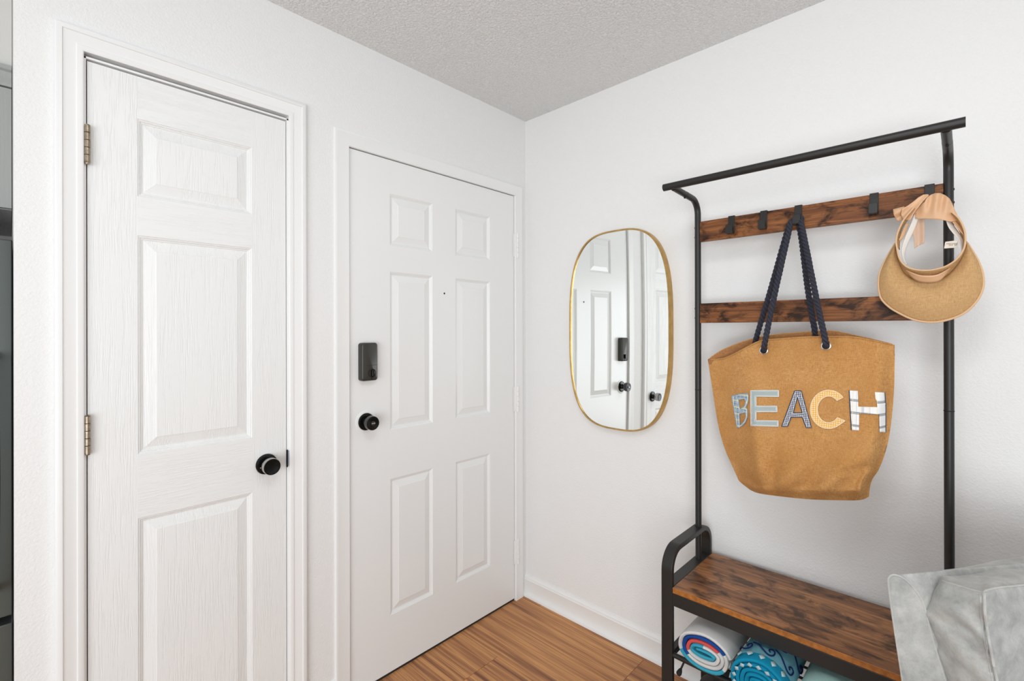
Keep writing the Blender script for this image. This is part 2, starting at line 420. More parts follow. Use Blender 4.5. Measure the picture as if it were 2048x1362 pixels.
def hinge(parent, y, z0, z1, r, mat, leaf, n=5):
    b = MB(); X = .008
    h = (z1-z0)/n
    for k in range(n):
        b.lathe((X, y, z0+k*h), (0, 0, 1), [(.0004, r*.88), (.0012, r), (h-.0012, r), (h-.0004, r*.88)], 16)
    b.lathe((X, y, z0), (0, 0, 1), [(-.006, r*.25), (-.0045, r*.75), (-.001, r*.9), (.001, r*.8)], 14)
    b.lathe((X, y, z1), (0, 0, 1), [(-.001, r*.8), (.001, r*.95), (.0025, r*.5)], 14)
    b.box(-.001, .0035, min(y, y+leaf), max(y, y+leaf), z0+.001, z1-.001)
    return b.build('hinge', mat, parent)
for z0, z1 in ((1.797, 1.893), (1.046, 1.142), (.20, .296)): hinge(d1, -1.703, z0, z1, .0062, 'hinge', -.006)
for z0, z1 in ((1.730, 1.850), (.953, 1.078), (.185, .303)): hinge(d2, -.070, z0, z1, .0062, 'trim', -.022)

def knob(parent, y, z, key=False, ring=False, side='knob_side_reflection'):
    r = MB(); X = XD
    if ring:
        MB().lathe((X, y, z), (1, 0, 0), [(0, .0425), (.0016, .0425), (.0022, .041), (.0022, .030)], 40).build('white_backplate', 'paint', parent)
    k = MB().lathe((X+.001, y, z), (1, 0, 0), [(0, .0325), (.003, .033), (.0055, .0315), (.0065, .028), (.0068, .016), (.012, .0125), (.022, .0125)], 36).build('rosette', 'black_gloss', parent)
    g = MB().lathe((X+.022, y, z), (1, 0, 0), [(0, .012), (.006, .014), (.009, .025), (.012, .0262), (.028, .0262), (.0305, .0255), (.0312, .0235), (.0305, .0215)], 40).build('knob', ['black_gloss', side], parent)
    for f in g.data.polygons:
        c_ = f.center+Vector((0, 0, 0)); r_ = math.hypot(c_.y+parent.location.y-y, c_.z+parent.location.z-z)
        if r_ > .0250 and abs(f.normal.x) < .5: f.material_index = 1
    if key:
        MB().lathe((X+.0525, y, z), (1, 0, 0), [(0, .0085), (.0012, .0085), (.0015, .007)], 20).build('lock_face', 'lock', g)
        MB().box(X+.0535, X+.0575, y-.0065, y+.0065, z-.002, z+.002).build('turn_button', 'screw', g, bevel=.001)
    else:
        MB().lathe((X+.006, y-.019, z-.008), (1, 0, 0), [(0, .0022), (.0016, .0022), (.002, .0015)], 10).build('screw', 'screw', k)
    return g
pe = at(732.5, 843.3, x=0); knob(d2, pe.y, pe.z, True, True, 'knob_side')
pc = at(533, 928, x=0); knob(d1, pc.y, pc.z)
# keypad deadbolt
def rrect(cx, cy, hw, hh, r, n=6):
    out = []
    for (sx, sy, a) in ((1, 1, 0), (-1, 1, pi/2), (-1, -1, pi), (1, -1, 3*pi/2)):
        out += arc((cx+sx*(hw-r), cy+sy*(hh-r)), r, a, a+pi/2, n)
    return out
ky, kz, kw, kh = -.9055, 1.2435, .0335, .0715
b = MB(); rs = []
for x, ins in ((0, 0), (.022, 0), (.026, .0015), (.0285, .005)):
    rs.append([(XD+x, q[0], q[1]) for q in rrect(ky, kz, kw-ins, kh-ins, .010-ins*.5)])
b.rings(rs, 0, True)
lock = b.build('deadbolt_lock', 'lock', d2)
lock['label'] = 'dark rectangular deadbolt housing above the knob'
tz = kz-.043
MB().lathe((XD+.0275, ky+.008, tz), (1, 0, 0), [(0, .0165), (.0016, .0165), (.0018, .0150), (.0004, .0148)], 30).build('turn_recess', 'black_gloss', lock)
tp = MB()
tp.prism([(q[0]+ky+.008, q[1]+tz) for q in rrect(0, 0, .0045, .0135, .004)], 'x', XD+.028, XD+.040)
tp.build('thumb_turn', 'black_gloss', lock, bevel=.0015)
MB().box(XD+.0283, XD+.0291, ky-kw+.008, ky+kw-.006, kz-.013, kz-.0122).build('seam_line', 'plug', lock)
MB().lathe((XD+.028, ky+.006, kz-kh+.008), (1, 0, 0), [(0, .0035), (.0012, .0035), (.0013, .002)], 14).build('set_screw', 'plug', lock)
# peephole
b = MB(); b.lathe((XD, -.5305, 1.523), (1, 0, 0), [(0, .0062), (.0012, .0062), (.0016, .0052), (.0012, .0044)], 20)
ph = b.build('peephole', 'paint', d2)
MB().lathe((XD+.0005, -.5305, 1.523), (1, 0, 0), [(0, .0042), (.0009, .0042), (.0011, .003)], 16).build('peephole_lens', 'plug', ph)
# strike plate on closet jamb
b = MB()
poly = [(-1.2010, .903)]+[(-1.2010+.0125*math.sin(pi*k/10)**.7, .903+.061*k/10) for k in range(1, 10)]+[(-1.2010, .964)]
b.prism(poly, 'x', .0012, .0035)
sp = b.build('strike_plate', 'plate', d1)
MB().box(-.001, .0040, -1.2022, -1.1985, .905, .962).build('strike_hole', 'plug', sp)

# ------------------------------------------------------------------ kitchen sliver past the wall end
cab = empty('wall_cabinet', (-.72, -2.6, 1.724), 'grey painted wall cabinet with crown moulding above the refrigerator', 'cabinet')
MB().box(-1.0, -.425, -3.19, -1.8365, 1.724, 2.10).build('cabinet_box', 'grey_paint', cab)
b = MB()
b.rings([[(x, y, z) for x, z in ((-.425, 2.085), (-.40, 2.085), (-.398, 2.095), (-.388, 2.105), (-.384, 2.122), (-.374, 2.126), (-.374, 2.138), (-.425, 2.138))] for y in (-3.19, -1.8365)], 0, False)
b.build('crown_moulding', 'grey_paint', cab)
for ya, yb in ((-2.50, -1.8368), (-3.18, -2.508)):
    d = MB(); X = -.402
    rs = [[(X-.02, ya, 1.726), (X-.02, yb, 1.726), (X-.02, yb, 2.08), (X-.02, ya, 2.08)]]
    for o, dx in ((0, 0), (.055, 0), (.058, -.008), (.07, -.008)):
        rs.append([(X+dx, ya+o, 1.726+o), (X+dx, yb-o, 1.726+o), (X+dx, yb-o, 2.08-o), (X+dx, ya+o, 2.08-o)])
    d.rings(rs, 0, False); d.build('cabinet_door', 'grey_paint', cab)
fr = empty('refrigerator', (-.6, -2.3, 0), 'dark slate refrigerator standing in the niche left of the wall end', 'refrigerator')
MB().box(-.97, -.22, -2.72, -1.842, .02, 1.60).build('cabinet_shell', 'plug', fr, bevel=.004)
MB().box(-.215, -.155, -2.72, -1.8362, .62, 1.60).build('upper_door', 'fridge', fr, bevel=.003)
MB().box(-.215, -.155, -2.72, -1.8362, .06, .60).build('freezer_drawer', 'fridge', fr, bevel=.003)
hp = catmull([(-.155, -1.872, .70), (-.10, -1.870, .74), (-.085, -1.868, 1.0), (-.10, -1.870, 1.26), (-.155, -1.872, 1.30)], 8)
MB().tube(hp, .010, 10).build('door_handle', 'black_gloss', fr)
for yy in (-2.6, -1.95): MB().lathe((-.3, yy, 0), (0, 0, 1), [(0, .02), (.03, .02)], 12).build('foot', 'plug', fr)

# ------------------------------------------------------------------ mirror
mx, mz, mw, mh = .547, 1.362, .2515, .4345
def sup(hw, hh, n=3.1, N=96):
    out = []
    for k in range(N):
        a = 2*pi*k/N; c, s = math.cos(a), math.sin(a)
        out.append((mx+hw*math.copysign(abs(c)**(2/n), c), mz+hh*math.copysign(abs(s)**(2/n), s)))
    return out
mir = empty('wall_mirror', (mx, -.001, mz-mh), 'tall rounded wall mirror in a thin gold frame reflecting the doors', 'mirror')
BOW = 24.0      # slight hollow of the thin glass, as a radius in metres
HANG = .019     # the glass hangs a touch out of parallel with the wall
def my(x, y): return y-HANG*max(0, x-(mx-mw))
b = MB(); prof = [(0, -.001), (0, -.021), (.0012, -.0235), (.004, -.0240), (.0068, -.0225), (.0075, -.016)]
b.rings([[(q[0], my(q[0], y) if y < -.01 else y, q[1]) for q in sup(mw-o, mh-o)] for o, y in prof], 0, True, True, False, False)
b.build('mirror_frame', 'brass', mir)
b = MB(); rs = []
for k in range(25):
    t = 1-k/25
    rs.append([(q[0], my(q[0], -.0150-((q[0]-mx)**2+(q[1]-mz)**2)/(2*BOW)), q[1]) for q in [(mx+(w[0]-mx)*t, mz+(w[1]-mz)*t) for w in sup(mw-.006, mh-.006)]])
b.rings(rs, 0, True, True, False, True); b.build('mirror_glass', 'mirror', mir)

# ------------------------------------------------------------------ hall tree
HX0, HX1 = .924, 1.640     # outer sides
YF, YB = -.366, -.030
ht = empty('hall_tree', ((HX0+HX1)/2, -.2, 0), 'black metal hall tree with rustic wooden seat, coat rails and towel shelf', 'hall tree')
SZ = .528
LW, LT = .037, .017
def arch(xa, xb):
    R = .072; T = LT; zt = .646
    out = [(YF, 0), (YF, zt-R)]+arc((YF+R, zt-R), R, pi, pi/2, 10)[1:]+arc((YB-R, zt-R), R, pi/2, 0, 10)+[(YB, 0)]
    r = R-T
    inn = [(YB-T, 0)]+arc((YB-R, zt-R), r, 0, pi/2, 10)+arc((YF+R, zt-R), r, pi/2, pi, 10)+[(YF+T, 0)]
    inn2 = inn[::-1]; n = len(out); b = MB()
    # strip pairs
    rs = [[(xa, o[0], o[1]), (xb, o[0], o[1]), (xb, i[0], i[1]), (xa, i[0], i[1])] for o, i in zip(out, inn2)]
    b.rings(rs, 0, False)
    return b.build('side_frame', 'black', ht, bevel=.002)
for xa, xb in ((HX0, HX0+LW), (HX1-LW, HX1)):
    arch(xa, xb)
    MB().box(xa, xb, YF+LT, YB-LT, SZ-.020, SZ-.0005).build('cross_bar', 'black', ht, bevel=.0015)
    MB().box(xa+.008, xb-.008, YF+LT, YB-LT, .285, .305).build('shelf_cross_bar', 'black', ht, bevel=.0015)
    for yy in (YF+.018, YB-.018):
        MB().lathe((xa+LW/2, yy+(.009 if yy > -.2 else -.009), 0), (0, 0, 1), [(0, .010), (.006, .010), (.008, .008)], 14).build('foot', 'plug', ht)
for zz in (.502, .305):
    MB().lathe((HX0, YF+.012, zz), (-1, 0, 0), [(0, .0045), (.002, .0045), (.0035, .003)], 12).build('bolt', 'black', ht)
xi0, xi1 = HX0+LW+.001, HX1-LW-.001
b = MB(); b.box(xi0, xi1, YF+.001, YB, SZ-.0175, SZ)
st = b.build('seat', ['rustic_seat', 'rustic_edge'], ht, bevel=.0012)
for pgn in st.data.polygons:
    if abs(pgn.normal.z) < .5: pgn.material_index = 1
MB().box(xi0-.001, xi1+.001, YF, YF+.014, .470, .5105).build('seat_rail', 'black', ht, bevel=.0012)
MB().box(xi0-.001, xi1+.001, YB-.014, YB, .470, .5105).build('seat_rail', 'black', ht, bevel=.0012)
for k, yy in enumerate((YF+.010, -.30, -.24, -.18, -.12, YB-.014)):
    MB().tube([(xi0-.001, yy, .300 if k not in (0, 5) else .306), (xi1+.001, yy, .300 if k not in (0, 5) else .306)], .008 if k in (0, 5) else .004, 12).build('shelf_tube', 'black', ht)
PL, PR_, PY, PR0 = .942, 1.619, -.108, .0108
for px_ in (PL, PR_):
    c = (PY-.052, 1.780)   # bend centre (y,z)
    path = [(px_, PY, SZ-.001), (px_, PY, 1.0), (px_, PY, 1.5)]+[(px_, c[0]+.052*math.cos(a*pi/2*.97/12), c[1]+.052*math.sin(a*pi/2*.97/12)) for a in range(13)]
    path += [(px_, -.215, 1.8345)]
    MB().tube(path, PR0, 20).build('upright_post', 'black', ht)
    MB().tube([(px_, -.213, 1.8343), (px_, -.307, 1.8385)], PR0*.97, 20).build('top_arm', 'black', ht)
    MB().lathe((px_, -.219, 1.825), (0, 0, -1), [(0, .0035), (.004, .0035), (.0055, .002)], 10).build('arm_screw', 'plug', ht)
    MB().lathe((px_, PY, 1.1415), (0, 0, 1), [(0, .0111), (.0006, .0113), (.0024, .0113), (.003, .0111)], 20).build('post_joint', 'plug', ht)
    MB().lathe((px_, PY, .648), (0, 0, 1), [(-.003, .0125), (.001, .0125), (.002, .0112)], 20).build('post_collar', 'black', ht)
    sgn = -1 if px_ < 1.2 else 1
    for zz in (1.735, 1.700, 1.440, 1.405):
        MB().lathe((px_+sgn*PR0*.9, PY, zz), (sgn, 0, 0), [(0, .0035), (.0015, .0035), (.0025, .002)], 10).build('rail_screw', 'black', ht)
MB().tube([(.911, -.315, 1.8425), (1.653, -.315, 1.8425)], .0118, 24).build('top_rod', 'black', ht)
for z0, z1 in ((1.6805, 1.7535), (1.3865, 1.4570)):
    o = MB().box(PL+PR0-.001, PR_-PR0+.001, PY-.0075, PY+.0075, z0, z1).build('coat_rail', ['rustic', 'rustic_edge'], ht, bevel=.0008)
for hx in (1.063, 1.166, 1.267, 1.460, 1.581):
    t = .0028; yb_, yf_ = PY+.0078, PY-.0078
    zt = 1.7538
    P = [(yb_+t, zt-.016), (yb_+t, zt+t), (yf_-t, zt+t), (yf_-t, zt-.052), (yf_-.022, zt-.052), (yf_-.0225, zt-.034), (yf_-.0270, zt-.031), (yf_-.0285, zt-.060), (yf_-.006, zt-.061), (yf_, zt-.056), (yf_, zt), (yb_, zt), (yb_, zt-.016)]
    b = MB(); b.prism(P, 'x', hx-.0105, hx+.0105); b.build('coat_hook', 'black', ht, bevel=.0008)

# ------------------------------------------------------------------ tote bag
bag = empty('beach_tote', (1.29, -.17, .84), 'tan jute tote with navy rope handles and appliqued letters BEACH', 'tote bag')
def polyl(P, t):
    L = [0]
    for a, c in zip(P[:-1], P[1:]): L.append(L[-1]+math.dist(a, c))
    d = t*L[-1]
    for i in range(len(P)-1):
        if d <= L[i+1] or i == len(P)-2:
            q = (d-L[i])/(L[i+1]-L[i]); return (lerp(P[i][0], P[i+1][0], q), lerp(P[i][1], P[i+1][1], q))
def smooth_poly(P): return [(p.x, p.y) for p in catmull([(a, c, 0) for a, c in P], 8)]
Lc = smooth_poly([(1416, 719), (1424, 770), (1437, 850), (1450, 897), (1462, 925), (1474, 952), (1480, 963), (1500, 979)])
Rc = smooth_poly([(1789, 690), (1788, 740), (1787, 780), (1782, 840), (1773, 893), (1758, 936), (1744, 958), (1739, 975), (1737, 993)])
TF = smooth_poly([(1416, 719), (1449.6, 716), (1488, 698), (1521, 682), (1560, 678), (1620, 674), (1700, 674), (1745, 681), (1789, 690)])
TB = smooth_poly([(1416, 719), (1444, 700.7), (1488, 683), (1537.7, 671), (1600, 665), (1660, 662), (1705, 670), (1745, 679), (1789, 690)])
BC = smooth_poly([(1500, 979), (1518, 986), (1560, 992), (1620, 998), (1690, 1000), (1722, 999), (1737, 993)])
def coons(s, t, T):
    c, d = polyl(T, s), polyl(BC, s); l, r = polyl(Lc, t), polyl(Rc, t)
    return tuple((1-t)*c[k]+t*d[k]+(1-s)*l[k]+s*r[k]-((1-s)*(1-t)*T[0][k]+s*(1-t)*T[-1][k]+(1-s)*t*BC[0][k]+s*t*BC[-1][k]) for k in (0, 1))
def bagy(s, t, front):
    edge = lerp(-.150, -.188, s)
    sh = sst(s/.24)*sst((1-s)/.10)
    if front:
        dep = lerp(.030, .062, sst(t/.45)) + .030*sst((t-.4)/.45)
        y = edge-dep*sh
        y += .040*sst((t-.93)/.07)*sh
        # cloth folds
        y += .0035*math.sin(9*t+14*s+1)*sh*(1-t)
        y -= .010*math.exp(-((s-.16-.10*(1-t))/.035)**2)*sst((t-.25)/.4)
        y += .009*math.exp(-((s-.24-.25*(1-t))/.04)**2)*sst((t-.55)/.3)
        y -= .0110*math.sin(20*s+15*t)*sst((t-.66)/.18)*sh*sst((1-t)/.1)
        y += .0045*math.sin(31*t-7*s)*sst(1-abs(s-.15)/.13)
        y += .010*math.exp(-((s-.90+.12*(t-.8))/.03)**2)*sst((t-.6)/.2)
        y += .005*math.exp(-((t-.30-.10*s)/.02)**2)*sst((.30-s)/.2)*sst((s-.02)/.08)
        y += .007*math.exp(-((t-.86-.08*math.sin(5*s))/.03)**2)*sh
        y += .004*math.exp(-((s-.30)/.03)**2)*sst((.35-t)/.3)
        y += .003*math.sin(60*s)*sst((.06-t)/.06)
        return y
    return edge+(.030*sst(s/.2)*sst((1-s)/.12))*(1 if t < .9 else 1)
NU, NT = 72, 64
def sheet_rows(front, T):
    rows_ = []
    for j in range(NT+1):
        t = j/NT; rows_.append([])
        for i in range(NU+1):
            s = i/NU; q = coons(s, t, T); rows_[-1].append(at(q[0], q[1], y=bagy(s, t, front)))
    return rows_
RF = sheet_rows(True, TF); RB = sheet_rows(False, TB)
b = MB()
def grid(b, R, mi, flip=False):
    n = len(R[0]); v = [p for r in R for p in r]; f = []
    for j in range(len(R)-1):
        for i in range(n-1):
            q = (j*n+i, j*n+i+1, (j+1)*n+i+1, (j+1)*n+i); f.append(q[::-1] if flip else q)
    b.add(v, f, mi, True)
grid(b, RF, 0)
fmesh = ([tuple(v) for v in b.v], [tuple(f) for f in b.f])
grid(b, RB, 1, True); grid(b, [RF[-1], RB[-1]], 0)
bb = b.build('bag_body', ['jute', 'jute_in'], bag, solid=.0022)
BVH = BVHTree.FromPolygons(*fmesh)
def onbag(u, v, off=.002):
    c = Vector((CX, CY, CZ)); d = (at(u, v, y=-.2)-c).normalized()
    h = BVH.ray_cast(c, d)
    if h[0] is None: h = (at(u, v, y=-.2), Vector((0, -1, 0)))
    nn = h[1] if h[1].y < 0 else -h[1]
    return h[0]+nn*off
# rim hems
for T, R, nm in ((TF, RF, 'rim_hem'),):
    MB().tube([p+Vector((0, -.0012, 0)) for p in RF[0][1:-1]], .0022, 6).build('rim_hem', 'jute', bag)
MB().tube([p for p in RB[0][1:-1]], .0020, 6).build('rim_hem', 'jute', bag)

def inside(p, loops):
    c = False
    for P in loops:
        n = len(P); j = n-1
        for i in range(n):
            if (P[i][1] > p[1]) != (P[j][1] > p[1]) and p[0] < (P[j][0]-P[i][0])*(p[1]-P[i][1])/(P[j][1]-P[i][1])+P[i][0]: c = not c
            j = i
    return c
def tri_sheet(loops, step):
    vs, es = [], []
    for P in loops:
        Q = []
        for i in range(len(P)):
            a, c = P[i], P[(i+1) % len(P)]; k = max(1, int(math.dist(a, c)/step))
            Q += [(lerp(a[0], c[0], t/k), lerp(a[1], c[1], t/k)) for t in range(k)]
        b0 = len(vs); vs += Q; es += [(b0+i, b0+(i+1) % len(Q)) for i in range(len(Q))]
    xs = [p[0] for p in vs]; ys_ = [p[1] for p in vs]
    x = min(xs)+step/2
    edge = list(vs)
    while x < max(xs):
        y = min(ys_)+step/2
        while y < max(ys_):
            if inside((x, y), loops) and all((x-q[0])**2+(y-q[1])**2 > (.45*step)**2 for q in edge): vs.append((x, y))
            y += step
        x += step
    r = delaunay_2d_cdt([Vector(v) for v in vs], es, [], 0, 1e-4)
    V = [tuple(v) for v in r[0]]; F = []
    for f in r[2]:
        c = (sum(V[i][0] for i in f)/len(f), sum(V[i][1] for i in f)/len(f))
        if inside(c, loops): F.append(tuple(f))
    return V, F
def inset(P, d):
    n = len(P); out = []
    A = sum(P[i][0]*P[(i+1) % n][1]-P[(i+1) % n][0]*P[i][1] for i in range(n))
    sg = 1 if A > 0 else -1
    for i in range(n):
        a, c, e = P[i-1], P[i], P[(i+1) % n]
        d1_ = (c[0]-a[0], c[1]-a[1]); d2_ = (e[0]-c[0], e[1]-c[1])
        l1, l2 = math.hypot(*d1_) or 1, math.hypot(*d2_) or 1
        n1 = (-d1_[1]/l1*sg, d1_[0]/l1*sg); n2 = (-d2_[1]/l2*sg, d2_[0]/l2*sg)
        bx, by = n1[0]+n2[0], n1[1]+n2[1]; L = math.hypot(bx, by) or 1; bx /= L; by /= L
        k = d/max(.45, bx*n1[0]+by*n1[1]); out.append((c[0]+bx*k, c[1]+by*k))
    return out
def dense(P, st=2.0):
    Q = []
    for i in range(len(P)):
        a, c = P[i], P[(i+1) % len(P)]; k = max(1, int(math.dist(a, c)/st))
        Q += [(lerp(a[0], c[0], t/k), lerp(a[1], c[1], t/k)) for t in range(k)]
    return Q
def U5(L): return [(1440+x/5.689, 760+y/5.689) for x, y in L]
def ell(cx, cy, rx, ry, a0, a1, n): return [(cx+rx*math.cos(math.radians(lerp(a0, a1, k/n))), cy+ry*math.sin(math.radians(lerp(a0, a1, k/n)))) for k in range(n+1)]
Bo = [(140, 180), (230, 160), (320, 150), (332, 178), (330, 240), (316, 285), (303, 310), (320, 335), (324, 370), (318, 425), (300, 475), (270, 515), (205, 545), (185, 440), (160, 290)]
letters = [
 ('f_B', [Bo, [(222, 225), (290, 216), (302, 250), (290, 300), (240, 328), (228, 300)], [(230, 385), (298, 370), (308, 410), (288, 465), (236, 520)]], 'stitch_b', 'stitch'),
 ('f_E', [[(357, 120), (672, 120), (674, 190), (416, 187), (416, 297), (652, 297), (656, 362), (416, 362), (416, 462), (667, 464), (668, 528), (363, 520)]], 'stitch', 'stitch'),
 ('f_A', [[(855, 125), (930, 125), (1045, 542), (985, 542), (940, 422), (815, 422), (775, 528), (706, 528)], [(887, 195), (940, 372), (838, 372)]], 'stitch_n', 'stitch'),
 ('f_C', [ell(1240, 335, 210, 220, -38, -325, 30)[:29]+[(1430, 465)]+ell(1240, 335, 128, 150, -322, -42, 26)], 'stitch_y', 'stitch_y'),
 ('f_H', [[(1475, 120), (1573, 125), (1578, 303), (1780, 308), (1765, 140), (1858, 140), (1870, 300), (1868, 590), (1803, 588), (1800, 393), (1588, 380), (1585, 575), (1500, 570)]], None, None)]
for mat, loops, edge, inner in letters:
    LP = [U5(P) for P in loops]
    V, F = tri_sheet(LP, 3.0)
    b = MB(); b.add([onbag(x, y, .0030) for x, y in V], F, 0, True)
    let = b.build('letter_patch', mat, bag, solid=.0012)
    let['label'] = {'f_B': 'blue plaid fabric letter B', 'f_E': 'pale blue-grey fabric letter E', 'f_A': 'navy gingham fabric letter A', 'f_C': 'yellow gingham fabric letter C', 'f_H': 'white plaid fabric letter H'}[mat]
    if edge:
        s_ = MB()
        for P in LP: s_.tube([onbag(x, y, .0036) for x, y in dense(P)], .00105, 5, closed=True)
        s_.build('satin_border', edge, let)
    if inner:
        s_ = MB()
        for k, P in enumerate(LP): s_.tube([onbag(x, y, .0042) for x, y in dense(inset(P, 1.9 if k == 0 else -1.9))], .0006, 4, closed=True)
        s_.build('stitching', inner, let)
    else:
        P = LP[0]
        for q in ([P[0], P[12]], [P[5], P[6], P[7]]):
            s_ = MB(); s_.tube([onbag(lerp(q[i][0], q[i+1][0], t/10), lerp(q[i][1], q[i+1][1], t/10), .0036) for i in range(len(q)-1) for t in range(11)], .0011, 5)
            s_.build('satin_border', 'stitch_n', let)
th = MB(); th.tube([onbag(*q, .0025) for q in U5([(395, 525), (430, 555), (490, 575), (560, 580), (630, 568), (690, 530)])], .0005, 4); th.build('loose_thread', 'thread', bag)
# grommets
for (u, v) in ((1528, 701), (1652.5, 692)):
    c = onbag(u, v, .001)
    ring = MB(); ring.lathe(c, (0, -1, 0), [(0, .0128), (.0018, .0128), (.0030, .0112), (.0030, .0098), (.0010, .0082)], 28)
    ring.build('grommet', 'steel_rim', bag)
    MB().lathe(c+Vector((0, -.0015, 0)), (0, -1, 0), [(0, .0084), (.0006, .0084)], 20).build('grommet_hole', 'plug', bag)
# rope handles
def rope(path, R=.0084, pitch=.040):
    P = catmull(path, 26); b = MB(); d = [0]
    for a, c in zip(P[:-1], P[1:]): d.append(d[-1]+(c-a).length)
    prev = None; fr_ = []
    for i, p in enumerate(P):
        t = (P[min(i+1, len(P)-1)]-P[max(i-1, 0)]).normalized()
        u = t.cross(Vector((0, 1, 0))).normalized() if prev is None else (prev-t*prev.dot(t)).normalized()
        prev = u; fr_.append((p, u, t.cross(u)))
    for k in range(3):
        path2 = []
        for (p, u, w), dd in zip(fr_, d):
            a = -2*pi*dd/pitch+2*pi*k/3; path2.append(p+(u*math.cos(a)+w*math.sin(a))*R*.56)
        b.tube(path2, R*.50, 8)
    return b
gF1, gF2 = onbag(1528, 699, -.004), onbag(1652, 690, -.004)
hz = 1.7215
yh = PY-.0195
A1 = [gF1, at(1529, 690, y=-.236), at(1538.5, 640, y=-.222), at(1551.6, 578.6, y=-.200), at(1564.5, 521, y=-.178), at(1575.5, 472, y=-.158), at(1581, 447, y=-.142), Vector((1.259, yh, 1.7075)), Vector((1.267, yh, 1.7095)), Vector((1.275, yh, 1.7075)), at(1602, 447, y=-.142), at(1607, 470, y=-.155), at(1615.5, 512, y=-.172), at(1625.5, 563, y=-.192), at(1638.6, 627, y=-.216), at(1651, 682, y=-.236), gF2]
bg1, bg2 = at(1509, 692, y=-.135), at(1633, 682, y=-.142)
A2 = [bg1, at(1514, 671, y=-.137), at(1527, 627, y=-.140), at(1541.7, 577, y=-.140), at(1555, 530, y=-.138), at(1566, 491, y=-.134), at(1578, 452, y=-.130), Vector((1.257, yh+.004, 1.712)), Vector((1.267, yh+.003, 1.719)), Vector((1.277, yh+.004, 1.712)), at(1599, 450, y=-.130), at(1604, 486, y=-.134), at(1612, 552, y=-.138), at(1620, 608, y=-.140), at(1629, 658, y=-.142), bg2]
rope(A1).build('rope_handle', 'rope', bag); rope(A2).build('rope_handle', 'rope', bag)

# ------------------------------------------------------------------ sun visor
vis = empty('sun_visor', (1.59, -.17, 1.38), 'woven straw sun visor with peach ribbon bow hanging from the last hook', 'sun visor')
OUT = smooth_poly([(1791.5, 486), (1779.6, 505), (1768.4, 525), (1759.8, 546), (1757.2, 564.6), (1758.5, 583), (1763.8, 599), (1779.6, 614.8), (1799.5, 626.7), (1822, 637.3), (1845.7, 643.2), (1872, 643.9), (1898.6, 638.6), (1925, 628), (1944.8, 612), (1959.4, 592.3), (1966.6, 569.9), (1964.7, 546), (1956.7, 523.6), (1946, 505), (1934, 486)])
JN = smooth_poly([(1791.5, 485), (1795, 512), (1808.7, 546), (1832.5, 560), (1859, 563.9), (1882.7, 558), (1903, 543), (1922.4, 516), (1934, 484)])
NR = smooth_poly([(1792, 485), (1798, 514.4), (1808.7, 530), (1824.6, 538), (1852.3, 541), (1878.8, 537), (1898.6, 529), (1915.8, 515.7), (1927.7, 497), (1931, 480)])
def vy(k, t):     # depth of brim: joint -> outer edge, dished
    return lerp(-.168, -.150, t)-.018*math.sin(pi*t)*.7-.012*math.sin(pi*k)*t
R = []
for j in range(15):
    t = j/14; R.append([])
    for i in range(61):
        s = i/60; a, c = polyl(JN, s), polyl(OUT, s)
        R[-1].append(at(lerp(a[0], c[0], t), lerp(a[1], c[1], t), y=vy(s, t)))
b = MB(); grid(b, R, 0); brim = b.build('brim', 'straw', vis, solid=.002)
b = MB(); b.tube(R[-1], .0030, 8); b.build('brim_binding', 'binding', brim)
R = []
for j in range(6):
    t = j/5; R.append([])
    for i in range(61):
        s = i/60; a, c = polyl(JN, s), polyl(NR, s)
        R[-1].append(at(lerp(a[0], c[0], t), lerp(a[1], c[1], t), y=lerp(-.167, -.212, t)))
b = MB(); grid(b, R, 0); band = b.build('headband', 'straw', vis, solid=.0018)
b = MB(); b.tube(R[-1], .0020, 8); b.build('band_binding', 'binding', band)
# upper arms of the head band (left and right), running up behind the bow
def strip(pa, pb, ya, yb, name, mat, parent, thick=.0014, n=40):
    pa, pb = smooth_poly(pa), smooth_poly(pb); R = []
    for j in range(5):
        t = j/4; R.append([at(*[lerp(p, q, t) for p, q in zip(polyl(pa, i/n), polyl(pb, i/n))], y=lerp(ya(i/n), yb(i/n), t)) for i in range(n+1)])
    b = MB(); grid(b, R, 0); return b.build(name, mat, parent, solid=thick), R
o, Rr = strip([(1792, 486), (1794, 470), (1801, 452), (1810, 436), (1828, 415)], [(1799, 500), (1800, 475), (1806, 455), (1817, 438), (1833, 420)], lambda s: -.205, lambda s: -.165, 'headband', 'straw', vis)
b = MB(); b.tube(Rr[0], .0020, 8); b.build('band_binding', 'binding', o)
o, Rr = strip([(1931, 482), (1930, 465), (1925, 450), (1917, 436), (1905, 425)], [(1926, 500), (1924, 475), (1916, 457), (1906, 440), (1898, 428)], lambda s: -.208, lambda s: -.165, 'headband', 'straw', vis)
b = MB(); b.tube(Rr[0], .0020, 8); b.build('band_binding', 'binding', o)
strip([(1833, 414), (1829, 428), (1820, 452), (1810, 475), (1803, 500), (1806, 516), (1813, 530)], [(1838, 425), (1836, 440), (1828, 462), (1817, 485), (1810, 505), (1810, 520), (1815, 530)], lambda s: -.186, lambda s: -.178, 'sweatband', 'white_lining', vis)
strip([(1890, 432), (1896, 452), (1905, 465), (1916, 478), (1922, 492), (1921, 510), (1906, 524)], [(1903, 432), (1906, 448), (1914, 460), (1924, 474), (1929, 488), (1927, 502), (1912, 520)], lambda s: -.186, lambda s: -.176, 'sweatband', 'white_lining', vis)
strip([(1812, 448), (1803, 468), (1798, 480)], [(1818, 446), (1808, 472), (1800, 483)], lambda s: -.196, lambda s: -.190, 'ribbon', 'satin', vis)
strip([(1905, 444), (1918, 460), (1927, 470)], [(1911, 442), (1922, 454), (1929, 466)], lambda s: -.198, lambda s: -.190, 'ribbon', 'satin', vis)
